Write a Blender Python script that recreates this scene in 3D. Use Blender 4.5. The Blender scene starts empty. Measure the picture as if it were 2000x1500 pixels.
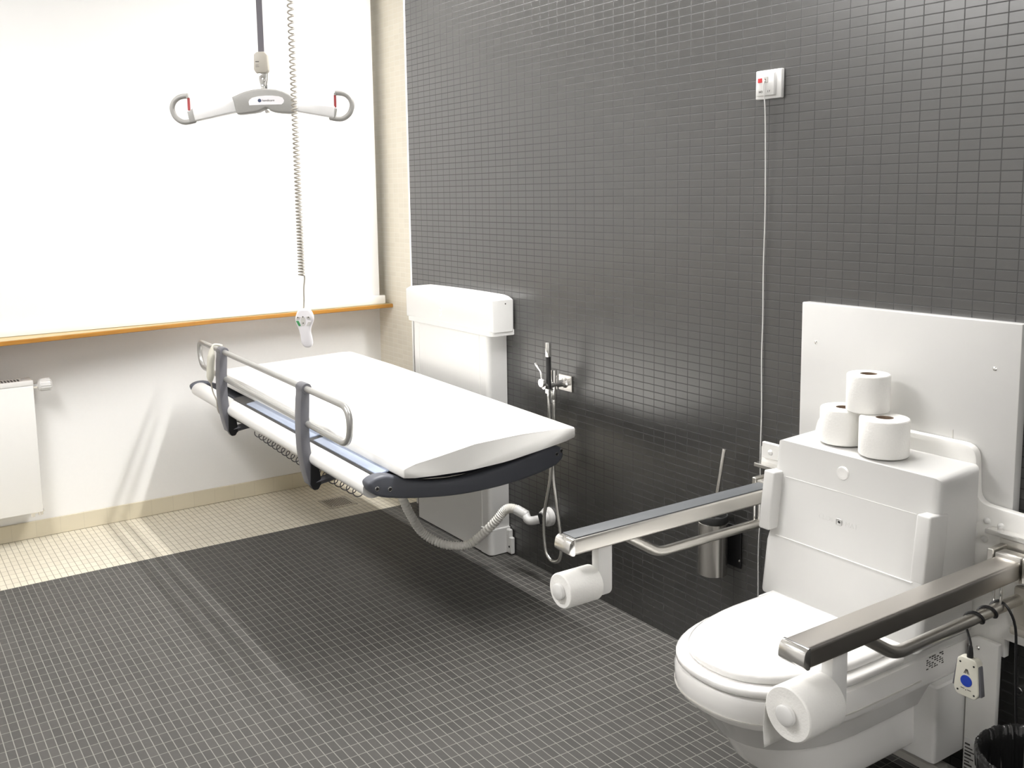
import bpy, bmesh, math, random
from mathutils import Vector, Matrix
random.seed(7)
PI = math.pi
SC = bpy.context.scene
COL = SC.collection

# ------------------------------------------------------------------ materials
def s2l(c):
    return tuple((v / 12.92 if v <= .04045 else ((v + .055) / 1.055) ** 2.4) for v in c)

def base_mat(name):
    m = bpy.data.materials.new(name)
    m.use_nodes = True
    nt = m.node_tree
    return m, nt, nt.nodes['Principled BSDF']

def mat(name, col, rough=.5, metal=0.0, var=.04, scale=40, bump=0.0, coat=0.0, spec=.5):
    """Principled material with a little procedural variation of tone and gloss."""
    m, nt, b = base_mat(name)
    N, L = nt.nodes, nt.links
    tc = N.new('ShaderNodeTexCoord')
    nz = N.new('ShaderNodeTexNoise'); nz.inputs['Scale'].default_value = scale; nz.inputs['Detail'].default_value = 3
    L.new(tc.outputs['Object'], nz.inputs['Vector'])
    mx = N.new('ShaderNodeMix'); mx.data_type = 'RGBA'
    mx.inputs[6].default_value = tuple(c * (1 - var) for c in col) + (1,)
    mx.inputs[7].default_value = tuple(min(1, c * (1 + var)) for c in col) + (1,)
    L.new(nz.outputs['Fac'], mx.inputs[0]); L.new(mx.outputs[2], b.inputs['Base Color'])
    mr = N.new('ShaderNodeMapRange'); mr.inputs['To Min'].default_value = rough * .9; mr.inputs['To Max'].default_value = min(1, rough * 1.1)
    L.new(nz.outputs['Fac'], mr.inputs['Value']); L.new(mr.outputs['Result'], b.inputs['Roughness'])
    b.inputs['Metallic'].default_value = metal
    b.inputs['Specular IOR Level'].default_value = spec
    b.inputs['Coat Weight'].default_value = coat
    b.inputs['Coat Roughness'].default_value = .08
    if bump:
        bp = N.new('ShaderNodeBump'); bp.inputs['Strength'].default_value = bump; bp.inputs['Distance'].default_value = .002
        L.new(nz.outputs['Fac'], bp.inputs['Height']); L.new(bp.outputs['Normal'], b.inputs['Normal'])
    return m

def brushed(name, col, rough=.28, axis=1):
    m, nt, b = base_mat(name)
    N, L = nt.nodes, nt.links
    tc = N.new('ShaderNodeTexCoord'); mp = N.new('ShaderNodeMapping')
    sc = [900, 900, 900]; sc[axis] = 12
    mp.inputs['Scale'].default_value = sc
    nz = N.new('ShaderNodeTexNoise'); nz.inputs['Scale'].default_value = 1
    L.new(tc.outputs['Object'], mp.inputs['Vector']); L.new(mp.outputs['Vector'], nz.inputs['Vector'])
    mr = N.new('ShaderNodeMapRange'); mr.inputs['To Min'].default_value = rough * .94; mr.inputs['To Max'].default_value = rough * 1.08
    L.new(nz.outputs['Fac'], mr.inputs['Value']); L.new(mr.outputs['Result'], b.inputs['Roughness'])
    b.inputs['Base Color'].default_value = col + (1,)
    b.inputs['Metallic'].default_value = 1
    return m

def tile_mat(name, c1, c2, grout, plane, off=(0, 0), rough=.35, spec=.5, bump=.35, mort=.0016, tw=.05, th=.0245, grough=.8):
    m, nt, b = base_mat(name)
    N, L = nt.nodes, nt.links
    tc = N.new('ShaderNodeTexCoord'); sp = N.new('ShaderNodeSeparateXYZ'); cb = N.new('ShaderNodeCombineXYZ')
    L.new(tc.outputs['Object'], sp.inputs[0])
    for k, ax in enumerate(plane):
        ad = N.new('ShaderNodeMath'); ad.operation = 'ADD'; ad.inputs[1].default_value = -off[k] + 40 * (tw if k == 0 else th) * 10
        L.new(sp.outputs[ax], ad.inputs[0]); L.new(ad.outputs[0], cb.inputs[k])
    br = N.new('ShaderNodeTexBrick'); br.offset = 0; br.squash = 1
    br.inputs['Scale'].default_value = 1
    br.inputs['Brick Width'].default_value = tw; br.inputs['Row Height'].default_value = th
    br.inputs['Mortar Size'].default_value = mort; br.inputs['Mortar Smooth'].default_value = .25
    br.inputs['Color1'].default_value = c1 + (1,); br.inputs['Color2'].default_value = c2 + (1,)
    br.inputs['Mortar'].default_value = grout + (1,)
    L.new(cb.outputs[0], br.inputs['Vector'])
    L.new(br.outputs['Color'], b.inputs['Base Color'])
    nz = N.new('ShaderNodeTexNoise'); nz.inputs['Scale'].default_value = 55; nz.inputs['Detail'].default_value = 2
    L.new(tc.outputs['Object'], nz.inputs['Vector'])
    mr = N.new('ShaderNodeMapRange'); mr.inputs['To Min'].default_value = rough * .85; mr.inputs['To Max'].default_value = rough * 1.15
    L.new(nz.outputs['Fac'], mr.inputs['Value'])
    mx = N.new('ShaderNodeMix'); mx.data_type = 'FLOAT'; mx.inputs[3].default_value = grough
    L.new(br.outputs['Fac'], mx.inputs[0]); L.new(mr.outputs['Result'], mx.inputs[2]); L.new(mx.outputs[0], b.inputs['Roughness'])
    b.inputs['Specular IOR Level'].default_value = spec
    inv = N.new('ShaderNodeMath'); inv.operation = 'SUBTRACT'; inv.inputs[0].default_value = 1
    L.new(br.outputs['Fac'], inv.inputs[1])
    ns = N.new('ShaderNodeMath'); ns.operation = 'MULTIPLY_ADD'; ns.inputs[1].default_value = .35
    L.new(nz.outputs['Fac'], ns.inputs[0]); L.new(inv.outputs[0], ns.inputs[2])
    bp = N.new('ShaderNodeBump'); bp.inputs['Strength'].default_value = bump; bp.inputs['Distance'].default_value = .0012
    L.new(ns.outputs[0], bp.inputs['Height']); L.new(bp.outputs['Normal'], b.inputs['Normal'])
    return m

def wood_mat(name, c1, c2):
    m, nt, b = base_mat(name)
    N, L = nt.nodes, nt.links
    tc = N.new('ShaderNodeTexCoord'); mp = N.new('ShaderNodeMapping'); mp.inputs['Scale'].default_value = (60, 3, 60)
    nz = N.new('ShaderNodeTexNoise'); nz.inputs['Scale'].default_value = 1.5; nz.inputs['Detail'].default_value = 6
    L.new(tc.outputs['Object'], mp.inputs['Vector']); L.new(mp.outputs['Vector'], nz.inputs['Vector'])
    cr = N.new('ShaderNodeValToRGB'); cr.color_ramp.elements[0].color = c1 + (1,); cr.color_ramp.elements[1].color = c2 + (1,)
    cr.color_ramp.elements[0].position = .3; cr.color_ramp.elements[1].position = .7
    L.new(nz.outputs['Fac'], cr.inputs[0]); L.new(cr.outputs[0], b.inputs['Base Color'])
    b.inputs['Roughness'].default_value = .4
    return m

def emit_mat(name, col, strength):
    m = bpy.data.materials.new(name); m.use_nodes = True
    nt = m.node_tree; nt.nodes.clear()
    e = nt.nodes.new('ShaderNodeEmission'); o = nt.nodes.new('ShaderNodeOutputMaterial')
    e.inputs[0].default_value = col + (1,); e.inputs[1].default_value = strength
    nt.links.new(e.outputs[0], o.inputs[0])
    return m

M = {}
M['wall'] = mat('white_wall_paint', (.87, .865, .85), .75, var=.015, scale=90, bump=.05)
M['far_wall'] = mat('far_wall_paint', (.62, .61, .595), .7, var=.015, scale=90)
M['ceiling'] = mat('ceiling_paint', (.88, .875, .86), .85, var=.01)
M['dark_tile'] = tile_mat('charcoal_mosaic', (.026, .0255, .024), (.034, .033, .031), (.011, .0105, .010), (0, 2), off=(-3.906, 0.0), rough=.31, spec=1.45, bump=.30)
M['cream_tile'] = tile_mat('cream_mosaic_wall', (.74, .69, .58), (.78, .73, .62), (.82, .79, .71), (0, 2), off=(-3.906, 0), rough=.4, mort=.0012)
M['cream_floor'] = tile_mat('cream_mosaic_floor', (.63, .585, .48), (.68, .635, .525), (.28, .255, .20), (0, 1), off=(-3.937, 0.0), rough=.4, mort=.0013)
M['dark_floor'] = tile_mat('grey_mosaic_floor', (.066, .064, .060), (.080, .077, .072), (.22, .213, .195), (0, 1), off=(-3.937, -.012), rough=.50, spec=.22, mort=.0014)
M['base_tile'] = tile_mat('cream_base_tile', (.66, .60, .46), (.68, .62, .48), (.60, .55, .43), (1, 2), off=(0, -.2), rough=.35, mort=.001, tw=.10, th=.275)
M['white_plastic'] = mat('white_plastic', (.74, .735, .72), .32, var=.01, spec=.5)
M['white_gloss'] = mat('white_ceramic', (.86, .85, .83), .12, var=.008, spec=.5, coat=.3)
M['cover_plastic'] = mat('matt_white_cover_plastic', (.60, .595, .58), .36, var=.01)
M['white_laminate'] = mat('white_laminate', (.64, .635, .62), .18, var=.01, spec=.5, coat=.2)
M['bed_white'] = mat('bed_white_lacquer', (.72, .715, .70), .35, var=.01)
M['hoist_alu'] = mat('anodised_aluminium', (.74, .735, .73), .35, .35, var=.02)
M['white_metal'] = mat('white_lacquered_metal', (.83, .82, .79), .3, var=.01)
M['grey_plastic'] = mat('slate_grey_plastic', s2l((.33, .34, .37)), .45, var=.06, bump=.1)
M['post_grey'] = mat('grey_plastic_post', s2l((.40, .40, .42)), .42, var=.06)
M['black_plastic'] = mat('black_plastic', (.012, .012, .013), .4)
M['rail_grey'] = mat('silver_lacquer', (.40, .395, .38), .30, .55, var=.02)
M['light_grey'] = mat('light_grey_lacquer', s2l((.78, .77, .75)), .3, var=.02)
M['alu'] = brushed('satin_aluminium', (.78, .77, .74), .3, 0)
M['steel'] = brushed('brushed_steel', (.70, .68, .64), .34, 1)
M['steel_v'] = brushed('brushed_steel_upright', (.66, .64, .61), .25, 2)
M['steel_dark'] = brushed('darker_brushed_steel', (.62, .59, .55), .30, 1)
M['chrome'] = mat('chrome', (.88, .87, .85), .16, 1.0, var=.01)
M['mattress'] = mat('white_vinyl', (.87, .86, .83), .45, var=.01, scale=12, bump=.12)
M['blue_grey'] = mat('pale_blue_plastic', s2l((.60, .64, .72)), .35, var=.02)
M['navy_mesh'] = mat('dark_navy_mesh', s2l((.15, .16, .20)), .7, var=.2, scale=600)
M['paper'] = mat('tissue_paper', (.86, .85, .82), .9, var=.02, scale=220, bump=.35)
M['card'] = mat('cardboard', s2l((.55, .47, .40)), .9)
M['wood'] = wood_mat('varnished_wood', s2l((.62, .42, .16)), s2l((.70, .50, .21)))
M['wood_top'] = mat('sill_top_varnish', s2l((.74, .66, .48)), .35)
M['blind'] = mat('blind_fabric', (.78, .775, .765), .9, var=.01, scale=500, bump=.05)
M['beige'] = mat('warm_grey_plastic', s2l((.66, .64, .60)), .4, var=.03)
M['hoist_grey'] = mat('hoist_grey_plastic', s2l((.58, .575, .56)), .45, var=.04, scale=120, bump=.05)
M['strap'] = mat('grey_webbing', s2l((.40, .39, .41)), .85, var=.15, scale=700)
M['cord_grey'] = mat('coil_cord_grey', s2l((.66, .64, .60)), .45)
M['hand_white'] = mat('off_white_plastic', s2l((.87, .86, .87)), .4, var=.01)
M['ivory'] = mat('ivory_plastic', s2l((.82, .81, .76)), .4)
M['green'] = mat('green_button', s2l((.28, .58, .36)), .4)
M['red'] = mat('red_plastic', s2l((.83, .22, .24)), .35)
M['dark_red'] = mat('dark_red_clip', s2l((.60, .24, .25)), .4)
M['blue'] = mat('blue_button', s2l((.13, .25, .66)), .35)
M['ink'] = mat('dark_print', s2l((.28, .27, .26)), .7)
M['ink_pale'] = mat('pale_emboss', (.80, .79, .765), .35)
M['logo_navy'] = mat('navy_print', s2l((.22, .26, .36)), .5)
M['liner'] = mat('black_bin_liner', (.014, .014, .014), .14, var=.3, scale=38, bump=.9, spec=.7)
M['bin'] = mat('grey_bin_plastic', s2l((.33, .32, .30)), .4)
M['rubber'] = mat('black_rubber', (.015, .015, .015), .6)
M['pad'] = mat('dark_grey_arm_pad', s2l((.34, .35, .36)), .55)
M['grate'] = mat('drain_steel', (.40, .37, .31), .4, .6)
M['hole'] = mat('dark_recess', (.01, .01, .01), .8)
M['hose_white'] = mat('white_corrugated_plastic', (.84, .82, .77), .4)
M['lamp'] = emit_mat('lamp_diffuser', (1.0, .985, .965), 158)
M['lamp3'] = emit_mat('square_lamp_diffuser', (1.0, .985, .97), 20)
M['lamp2'] = emit_mat('panel_lamp_diffuser', (1.0, .985, .975), 29)

# ------------------------------------------------------------------ mesh helpers (world coordinates)
def merge(bm, tmp, mtx=None):
    me = bpy.data.meshes.new('tmp'); tmp.to_mesh(me); tmp.free()
    if mtx is not None: me.transform(mtx)
    bm.from_mesh(me); bpy.data.meshes.remove(me)

def sharp_bevel(t, w, seg=3, ang=30):
    if w <= 0: return
    t.normal_update()
    es = [e for e in t.edges if len(e.link_faces) == 2 and e.calc_face_angle(0) > math.radians(ang)]
    bmesh.ops.bevel(t, geom=es, offset=w, segments=seg, profile=.5, affect='EDGES', clamp_overlap=True)

def box(x0, x1, y0, y1, z0, z1, bev=0, seg=3, mtx=None):
    def f(bm):
        t = bmesh.new()
        v = [t.verts.new((x, y, z)) for x in (x0, x1) for y in (y0, y1) for z in (z0, z1)]
        for q in ((0, 1, 3, 2), (4, 6, 7, 5), (0, 4, 5, 1), (2, 3, 7, 6), (0, 2, 6, 4), (1, 5, 7, 3)):
            t.faces.new([v[i] for i in q])
        bmesh.ops.recalc_face_normals(t, faces=t.faces)
        sharp_bevel(t, bev, seg)
        merge(bm, t, mtx)
    return f

def hexa(pts, bev=0, seg=3):
    """eight corners, order as in box (x,y,z nested)"""
    def f(bm):
        t = bmesh.new(); v = [t.verts.new(p) for p in pts]
        for q in ((0, 1, 3, 2), (4, 6, 7, 5), (0, 4, 5, 1), (2, 3, 7, 6), (0, 2, 6, 4), (1, 5, 7, 3)):
            t.faces.new([v[i] for i in q])
        bmesh.ops.recalc_face_normals(t, faces=t.faces)
        sharp_bevel(t, bev, seg); merge(bm, t)
    return f

def prism(poly, ax, lo, hi, bev=0, seg=2, mtx=None, ang=30):
    """2-D polygon extruded along ax; poly holds the other two coordinates in xyz order"""
    def pt(p, h):
        return {'x': (h, p[0], p[1]), 'y': (p[0], h, p[1]), 'z': (p[0], p[1], h)}[ax]
    def f(bm):
        t = bmesh.new()
        a = [t.verts.new(pt(p, lo)) for p in poly]; b = [t.verts.new(pt(p, hi)) for p in poly]
        n = len(poly)
        t.faces.new(a); t.faces.new(b[::-1])
        for i in range(n): t.faces.new((a[i], b[i], b[(i + 1) % n], a[(i + 1) % n]))
        bmesh.ops.recalc_face_normals(t, faces=t.faces)
        if bev:
            t.normal_update()
            es = [e for e in t.edges if any(len(fc.verts) > 4 or n == 4 for fc in e.link_faces) and e.calc_face_angle(0) > math.radians(ang)]
            bmesh.ops.bevel(t, geom=es, offset=bev, segments=seg, profile=.5, affect='EDGES', clamp_overlap=True)
        merge(bm, t, mtx)
    return f

def rpoly(pts, r, n=5):
    """round the corners of a 2-D polygon (r: number or list)"""
    out = []
    k = len(pts)
    for i in range(k):
        rr = r[i] if isinstance(r, (list, tuple)) else r
        p = Vector(pts[i]); a = Vector(pts[i - 1]) - p; b = Vector(pts[(i + 1) % k]) - p
        if rr <= 0: out.append(tuple(p)); continue
        d = min(rr, a.length * .49, b.length * .49)
        p0 = p + a.normalized() * d; p1 = p + b.normalized() * d
        for j in range(n + 1):
            s = j / n
            q = p0 * (1 - s) ** 2 + p * 2 * s * (1 - s) + p1 * s * s
            out.append(tuple(q))
    return out

def smooth(pts, n=8, closed=False):
    P = [Vector(p) for p in pts]; out = []
    k = len(P)
    rng = range(k) if closed else range(k - 1)
    for i in rng:
        p0 = P[i - 1] if (i > 0 or closed) else P[i] * 2 - P[i + 1]
        p1 = P[i]; p2 = P[(i + 1) % k]
        p3 = P[(i + 2) % k] if (i + 2 < k or closed) else p2 * 2 - p1
        for j in range(n):
            s = j / n
            out.append(.5 * ((2 * p1) + (p2 - p0) * s + (2 * p0 - 5 * p1 + 4 * p2 - p3) * s * s + (3 * p1 - p0 - 3 * p2 + p3) * s ** 3))
    if not closed: out.append(P[-1])
    return out

def fillet(pts, r, n=6):
    P = [Vector(p) for p in pts]; out = [P[0]]
    for i in range(1, len(P) - 1):
        a = P[i - 1] - P[i]; b = P[i + 1] - P[i]
        d = min(r, a.length * .49, b.length * .49)
        p0 = P[i] + a.normalized() * d; p1 = P[i] + b.normalized() * d
        for j in range(n + 1):
            s = j / n
            out.append(p0 * (1 - s) ** 2 + P[i] * 2 * s * (1 - s) + p1 * s * s)
    out.append(P[-1]); return out

def tube(pts, r, seg=12, closed=False, caps=True, sq=None, up=None):
    """sweep a circle (or ellipse sq=(ra, rb) in the frame of up) along pts; r may be a list"""
    def f(bm):
        P = [Vector(p) for p in pts]; n = len(P)
        T = []
        for i in range(n):
            a = P[i - 1] if (i > 0 or closed) else P[i]
            b = P[(i + 1) % n] if (i < n - 1 or closed) else P[i]
            T.append((b - a).normalized())
        u0 = Vector(up) if up else (Vector((0, 0, 1)) if abs(T[0].z) < .9 else Vector((1, 0, 0)))
        u = (u0 - T[0] * u0.dot(T[0])).normalized()
        rings = []
        for i in range(n):
            u = (u - T[i] * u.dot(T[i]))
            u = u.normalized() if u.length > 1e-6 else T[i].orthogonal().normalized()
            w = T[i].cross(u)
            rr = r[i] if isinstance(r, (list, tuple)) else r
            ra, rb = sq if sq else (rr, rr)
            rings.append([bm.verts.new(P[i] + u * (math.cos(2 * PI * k / seg) * ra) + w * (math.sin(2 * PI * k / seg) * rb)) for k in range(seg)])
        m = n if closed else n - 1
        for i in range(m):
            A = rings[i]; B = rings[(i + 1) % n]
            for k in range(seg):
                bm.faces.new((A[k], A[(k + 1) % seg], B[(k + 1) % seg], B[k]))
        if caps and not closed:
            bm.faces.new(rings[0][::-1]); bm.faces.new(rings[-1])
    return f

def lathe(prof, o, d=(0, 0, 1), seg=32):
    """profile [(radius, height)] turned about the axis d through o"""
    def f(bm):
        D = Vector(d).normalized(); U = D.orthogonal().normalized(); W = D.cross(U); O = Vector(o)
        rings = []
        for (r, h) in prof:
            if r < 1e-6: rings.append([bm.verts.new(O + D * h)])
            else: rings.append([bm.verts.new(O + D * h + U * (math.cos(2 * PI * k / seg) * r) + W * (math.sin(2 * PI * k / seg) * r)) for k in range(seg)])
        for A, B in zip(rings, rings[1:]):
            for k in range(seg):
                k2 = (k + 1) % seg
                if len(A) == 1 and len(B) == 1: continue
                if len(A) == 1: bm.faces.new((A[0], B[k2], B[k]))
                elif len(B) == 1: bm.faces.new((A[k], A[k2], B[0]))
                else: bm.faces.new((A[k], A[k2], B[k2], B[k]))
        if len(rings[0]) > 1: bm.faces.new(rings[0][::-1])
        if len(rings[-1]) > 1: bm.faces.new(rings[-1])
    return f

def cyl(a, b, r, seg=20, bev=0):
    a = Vector(a); b = Vector(b); L = (b - a).length
    if bev: prof = [(r - bev, 0), (r - bev * .3, bev * .3), (r, bev), (r, L - bev), (r - bev * .3, L - bev * .3), (r - bev, L)]
    else: prof = [(r, 0), (r, L)]
    return lathe(prof, a, b - a, seg)

def loft(rings, caps=True):
    def f(bm):
        R = [[bm.verts.new(p) for p in ring] for ring in rings]
        for A, B in zip(R, R[1:]):
            n = len(A)
            for k in range(n): bm.faces.new((A[k], A[(k + 1) % n], B[(k + 1) % n], B[k]))
        if caps: bm.faces.new(R[0][::-1]); bm.faces.new(R[-1])
    return f

def text_shape(s, size, mtx, depth=.0004, align='CENTER', space=1.0):
    def f(bm):
        cu = bpy.data.curves.new('t', 'FONT'); cu.body = s; cu.size = size; cu.extrude = depth
        cu.align_x = align; cu.align_y = 'CENTER'; cu.space_character = space
        ob = bpy.data.objects.new('t', cu); COL.objects.link(ob)
        bpy.context.view_layer.update()
        me = bpy.data.meshes.new_from_object(ob.evaluated_get(bpy.context.evaluated_depsgraph_get()))
        me.transform(mtx); bm.from_mesh(me)
        bpy.data.objects.remove(ob); bpy.data.meshes.remove(me); bpy.data.curves.remove(cu)
    return f

ORI = {}
def part(name, m, parent, *shapes, label=None, local=False, ang=35, flat=False):
    bm = bmesh.new()
    for s in shapes: s(bm)
    bmesh.ops.recalc_face_normals(bm, faces=bm.faces)
    me = bpy.data.meshes.new(name); bm.to_mesh(me); bm.free()
    o = bpy.data.objects.new(name, me); COL.objects.link(o)
    og = ORI.get(parent.name, Vector((0, 0, 0))) if parent else Vector((0, 0, 0))
    if not local and og.length: me.transform(Matrix.Translation(-og))
    me.materials.append(M[m])
    if not flat:
        me.polygons.foreach_set('use_smooth', [True] * len(me.polygons))
        me.set_sharp_from_angle(angle=math.radians(ang))
    if parent: o.parent = parent
    ORI[o.name] = og
    if label: o['label'] = label
    return o

def thing(name, label, cat, loc=(0, 0, 0), rot=None, group=None):
    o = bpy.data.objects.new(name, None); COL.objects.link(o)
    o.empty_display_size = .05
    o.location = loc
    if rot is not None: o.rotation_euler = rot
    o['label'] = label; o['category'] = cat
    if group: o['group'] = group
    ORI[o.name] = Vector(loc)
    return o

def tag(o, label, cat, group=None):
    o['label'] = label; o['category'] = cat
    if group: o['group'] = group
    return o

def struct(name, m, *shapes, flat=False):
    o = part(name, m, None, *shapes, flat=flat); o['kind'] = 'structure'; return o

# ------------------------------------------------------------------ camera (calibrated from the room's own lines)
CAM = Vector((0, -2.184, 1.4753))
R = [[0.5341159373659121, 0.8451643629385858, -0.020429514687028624],
     [0.09891460767220411, -0.086473464858605, -0.9913315491118002],
     [-0.839604708086363, 0.5274652021640498, -0.12978595711883062]]
cd = bpy.data.cameras.new('camera'); cam = bpy.data.objects.new('camera', cd); COL.objects.link(cam)
X, Y, Z = Vector(R[0]), -Vector(R[1]), -Vector(R[2])
mw = Matrix.Identity(4)
for i in range(3): mw[i][0], mw[i][1], mw[i][2], mw[i][3] = X[i], Y[i], Z[i], CAM[i]
cam.matrix_world = mw
cd.sensor_width = 36; cd.lens = 1892.853 / 2000 * 36
cd.shift_x = (1000 - 903.068) / 2000; cd.shift_y = (620.359 - 750) / 2000
cd.clip_start = .02
SC.camera = cam

# ------------------------------------------------------------------ room
XL, XR, YF, H = -4.495, 1.30, -3.60, 2.70
struct('floor', 'dark_floor', box(-3.937, XR, YF, .13, -.06, 0), flat=True)
struct('floor', 'cream_floor', box(XL, -3.937, YF, .13, -.06, 0), flat=True)
struct('wall_back', 'dark_tile', box(-3.908, XR, 0, .14, 0, H), flat=True)
struct('wall_corner', 'cream_tile', box(XL - .1, -3.6, .13, .23, 0, H), flat=True)
struct('wall_left', 'wall', box(XL - .1, XL, YF, .13, -.06, H), flat=True)
struct('wall_front', 'far_wall', box(XL - .1, XR + .1, YF - .1, YF, -.06, H), flat=True)
struct('wall_right', 'wall', box(XR, XR + .1, YF, .14, -.06, H), flat=True)
struct('ceiling', 'ceiling', box(XL - .1, XR + .1, YF - .1, .23, H, H + .08), flat=True)
struct('baseboard_left', 'base_tile', box(XL, XL + .009, YF, .13, 0, .076, .002, 1))
struct('trim_1', 'white_metal', box(-3.918, -3.906, -.003, .13, 0, H, .002, 1))

# window sill: two planks, the nearer one reaching further into the room
sill = struct('trim_2', 'wood', prism([(XL, -3.0), (-4.17, -3.0), (-4.245, -1.715), (-4.345, -.80), (-4.345, .129), (XL, .129)], 'z', .893, .911, .002, 1))
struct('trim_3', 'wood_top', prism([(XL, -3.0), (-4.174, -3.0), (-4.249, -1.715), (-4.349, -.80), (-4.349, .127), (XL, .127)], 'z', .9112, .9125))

# ------------------------------------------------------------------ ceiling light slot along the dark wall
t = thing('ceiling_light', 'long narrow linear ceiling light running beside the dark tiled wall', 'lamp', (-1.5, -.13, 2.66))
part('housing', 'white_metal', t, box(-3.75, -1.47, -.185, -.075, 2.655, H - .001, .003, 1))
part('diffuser', 'lamp', t, box(-3.72, -1.50, -.165, -.095, 2.649, 2.656))

def panel_light(px_, py_, w_, d_, m_, label):
    t = thing('ceiling_panel_light', label, 'lamp', (px_, py_, 2.66), group='ceiling panel lights')
    part('housing', 'white_metal', t, box(px_ - w_ - .02, px_ + w_ + .02, py_ - d_ - .02, py_ + d_ + .02, 2.662, H - .001, .003, 1))
    part('diffuser', m_, t, box(px_ - w_, px_ + w_, py_ - d_, py_ + d_, 2.655, 2.663))
panel_light(-2.65, -2.45, .59, .29, 'lamp2', 'large rectangular ceiling panel light over the window half of the room')
panel_light(.80, -1.75, .30, .30, 'lamp3', 'small square ceiling panel light on the toilet side of the room')

# ------------------------------------------------------------------ roller blind
t = thing('roller_blind', 'large white roller blind pulled down over the window above the wooden sill', 'blind', (-4.372, -1.3, .93))
pts = []
for i in range(41):
    y = -3.0 + i * (3.078) / 40
    e = max(0, (y + .22) / .298)
    pts.append((-4.372 + .004 * math.sin(y * 2.1) - .020 * e * e, y))
part('fabric', 'blind', t, prism(pts + [(p[0] - .0015, p[1]) for p in pts[::-1]], 'z', .955, 2.60))
part('bottom_bar', 'white_metal', t, box(-4.384, -4.364, -3.0, .098, .913, .957, .004, 2))
part('roller', 'white_metal', t, cyl((-4.385, -3.0, 2.63), (-4.385, .10, 2.63), .032, 24))

# ------------------------------------------------------------------ radiator
t = thing('radiator', 'white panel radiator with a top grille under the window sill', 'radiator', (-4.41, -2.2, .13))
part('front_panel', 'white_metal', t, box(-4.378, -4.3605, -3.0, -1.583, .150, .699, .004, 2))
part('side_cover', 'white_metal', t, box(-4.458, -4.368, -1.596, -1.582, .160, .716, .004, 2))
gr = [box(-4.458, -4.362, -3.0, -1.582, .702, .712, .002, 1)]
part('top_frame', 'white_metal', t, box(-4.372, -4.362, -3.0, -1.582, .700, .722, .003, 2), box(-4.460, -4.450, -3.0, -1.582, .700, .720, .003, 2), box(-4.459, -4.366, -1.620, -1.5825, .701, .7195, .003, 2))
part('top_plate', 'white_metal', t, box(-4.451, -4.371, -3.0, -1.62, .700, .7175), flat=True)
sl = []
for k in range(100):
    for r_ in range(3):
        xx = -4.446 + r_ * .025; yy = -1.632 - k * .0125
        sl.append(hexa([(xx, yy - .006, .717), (xx, yy - .006, .7180), (xx, yy, .717), (xx, yy, .7180), (xx + .019, yy - .003, .717), (xx + .019, yy - .003, .7180), (xx + .019, yy + .003, .717), (xx + .019, yy + .003, .7180)]))
part('grille', 'hole', t, *sl, flat=True)
part('back_panel', 'white_metal', t, box(-4.462, -4.446, -3.0, -1.60, .13, .70, .003, 1))
part('wall_bracket', 'white_metal', t, box(-4.494, -4.46, -1.80, -1.76, .2, .66))
v = part('thermostat_valve', 'white_plastic', t, lathe([(.010, 0), (.012, .004), (.020, .006), (.0255, .012), (.0265, .030), (.0255, .052), (.017, .060), (.012, .062)], (-4.40, -1.566, .692), (0, 1, 0), 28))
part('grip_ribs', 'white_plastic', v, *[box(-.0015, .0015, .016, .056, .0252, .0275, .0005, 1, Matrix.Translation((-4.40, -1.566, .692)) @ Matrix.Rotation(k * PI / 8, 4, 'Y')) for k in range(16)])
part('valve_nut', 'chrome', t, cyl((-4.40, -1.585, .692), (-4.40, -1.550, .692), .012, 6))
part('drain_valve', 'chrome', t, cyl((-4.40, -1.625, .140), (-4.40, -1.575, .147), .007, 14), cyl((-4.40, -1.588, .128), (-4.40, -1.588, .166), .010, 14), cyl((-4.40, -1.618, .124), (-4.40, -1.618, .155), .009, 6))

# ------------------------------------------------------------------ floor drain
t = thing('floor_drain', 'small square metal floor drain in the cream mosaic strip', 'drain', (-4.15, -.307, 0))
part('frame', 'grate', t, *[box(*b, 0, .002, .0006, 1) for b in ((-4.223, -4.077, -.380, -.364), (-4.223, -4.077, -.250, -.234), (-4.223, -4.207, -.364, -.250), (-4.093, -4.077, -.364, -.250))])
part('pit', 'hole', t, box(-4.207, -4.093, -.364, -.250, .0, .0006), flat=True)
part('grate', 'grate', t, *[box(-4.207, -4.093, -.361 + k * .0105, -.3555 + k * .0105, .0006, .0022) for k in range(11)], flat=True)
for a_, b_ in ((-4.196, -.258), (-4.103, -.353)): part('screw', 'chrome', t, lathe([(.004, 0), (.004, .003), (0, .0036)], (a_, b_, .0005)))

# ------------------------------------------------------------------ wall-lift changing bed
def tz(x, s=.0140): return -s * (x + 3.45)
def tilted(x, y, z, s=.0140): return (x, y, z + tz(x, s))
bed = thing('changing_bed', 'wall-mounted white shower changing bed with side rail and lift column', 'changing bed', (-3.45, -.05, 0))
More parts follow.
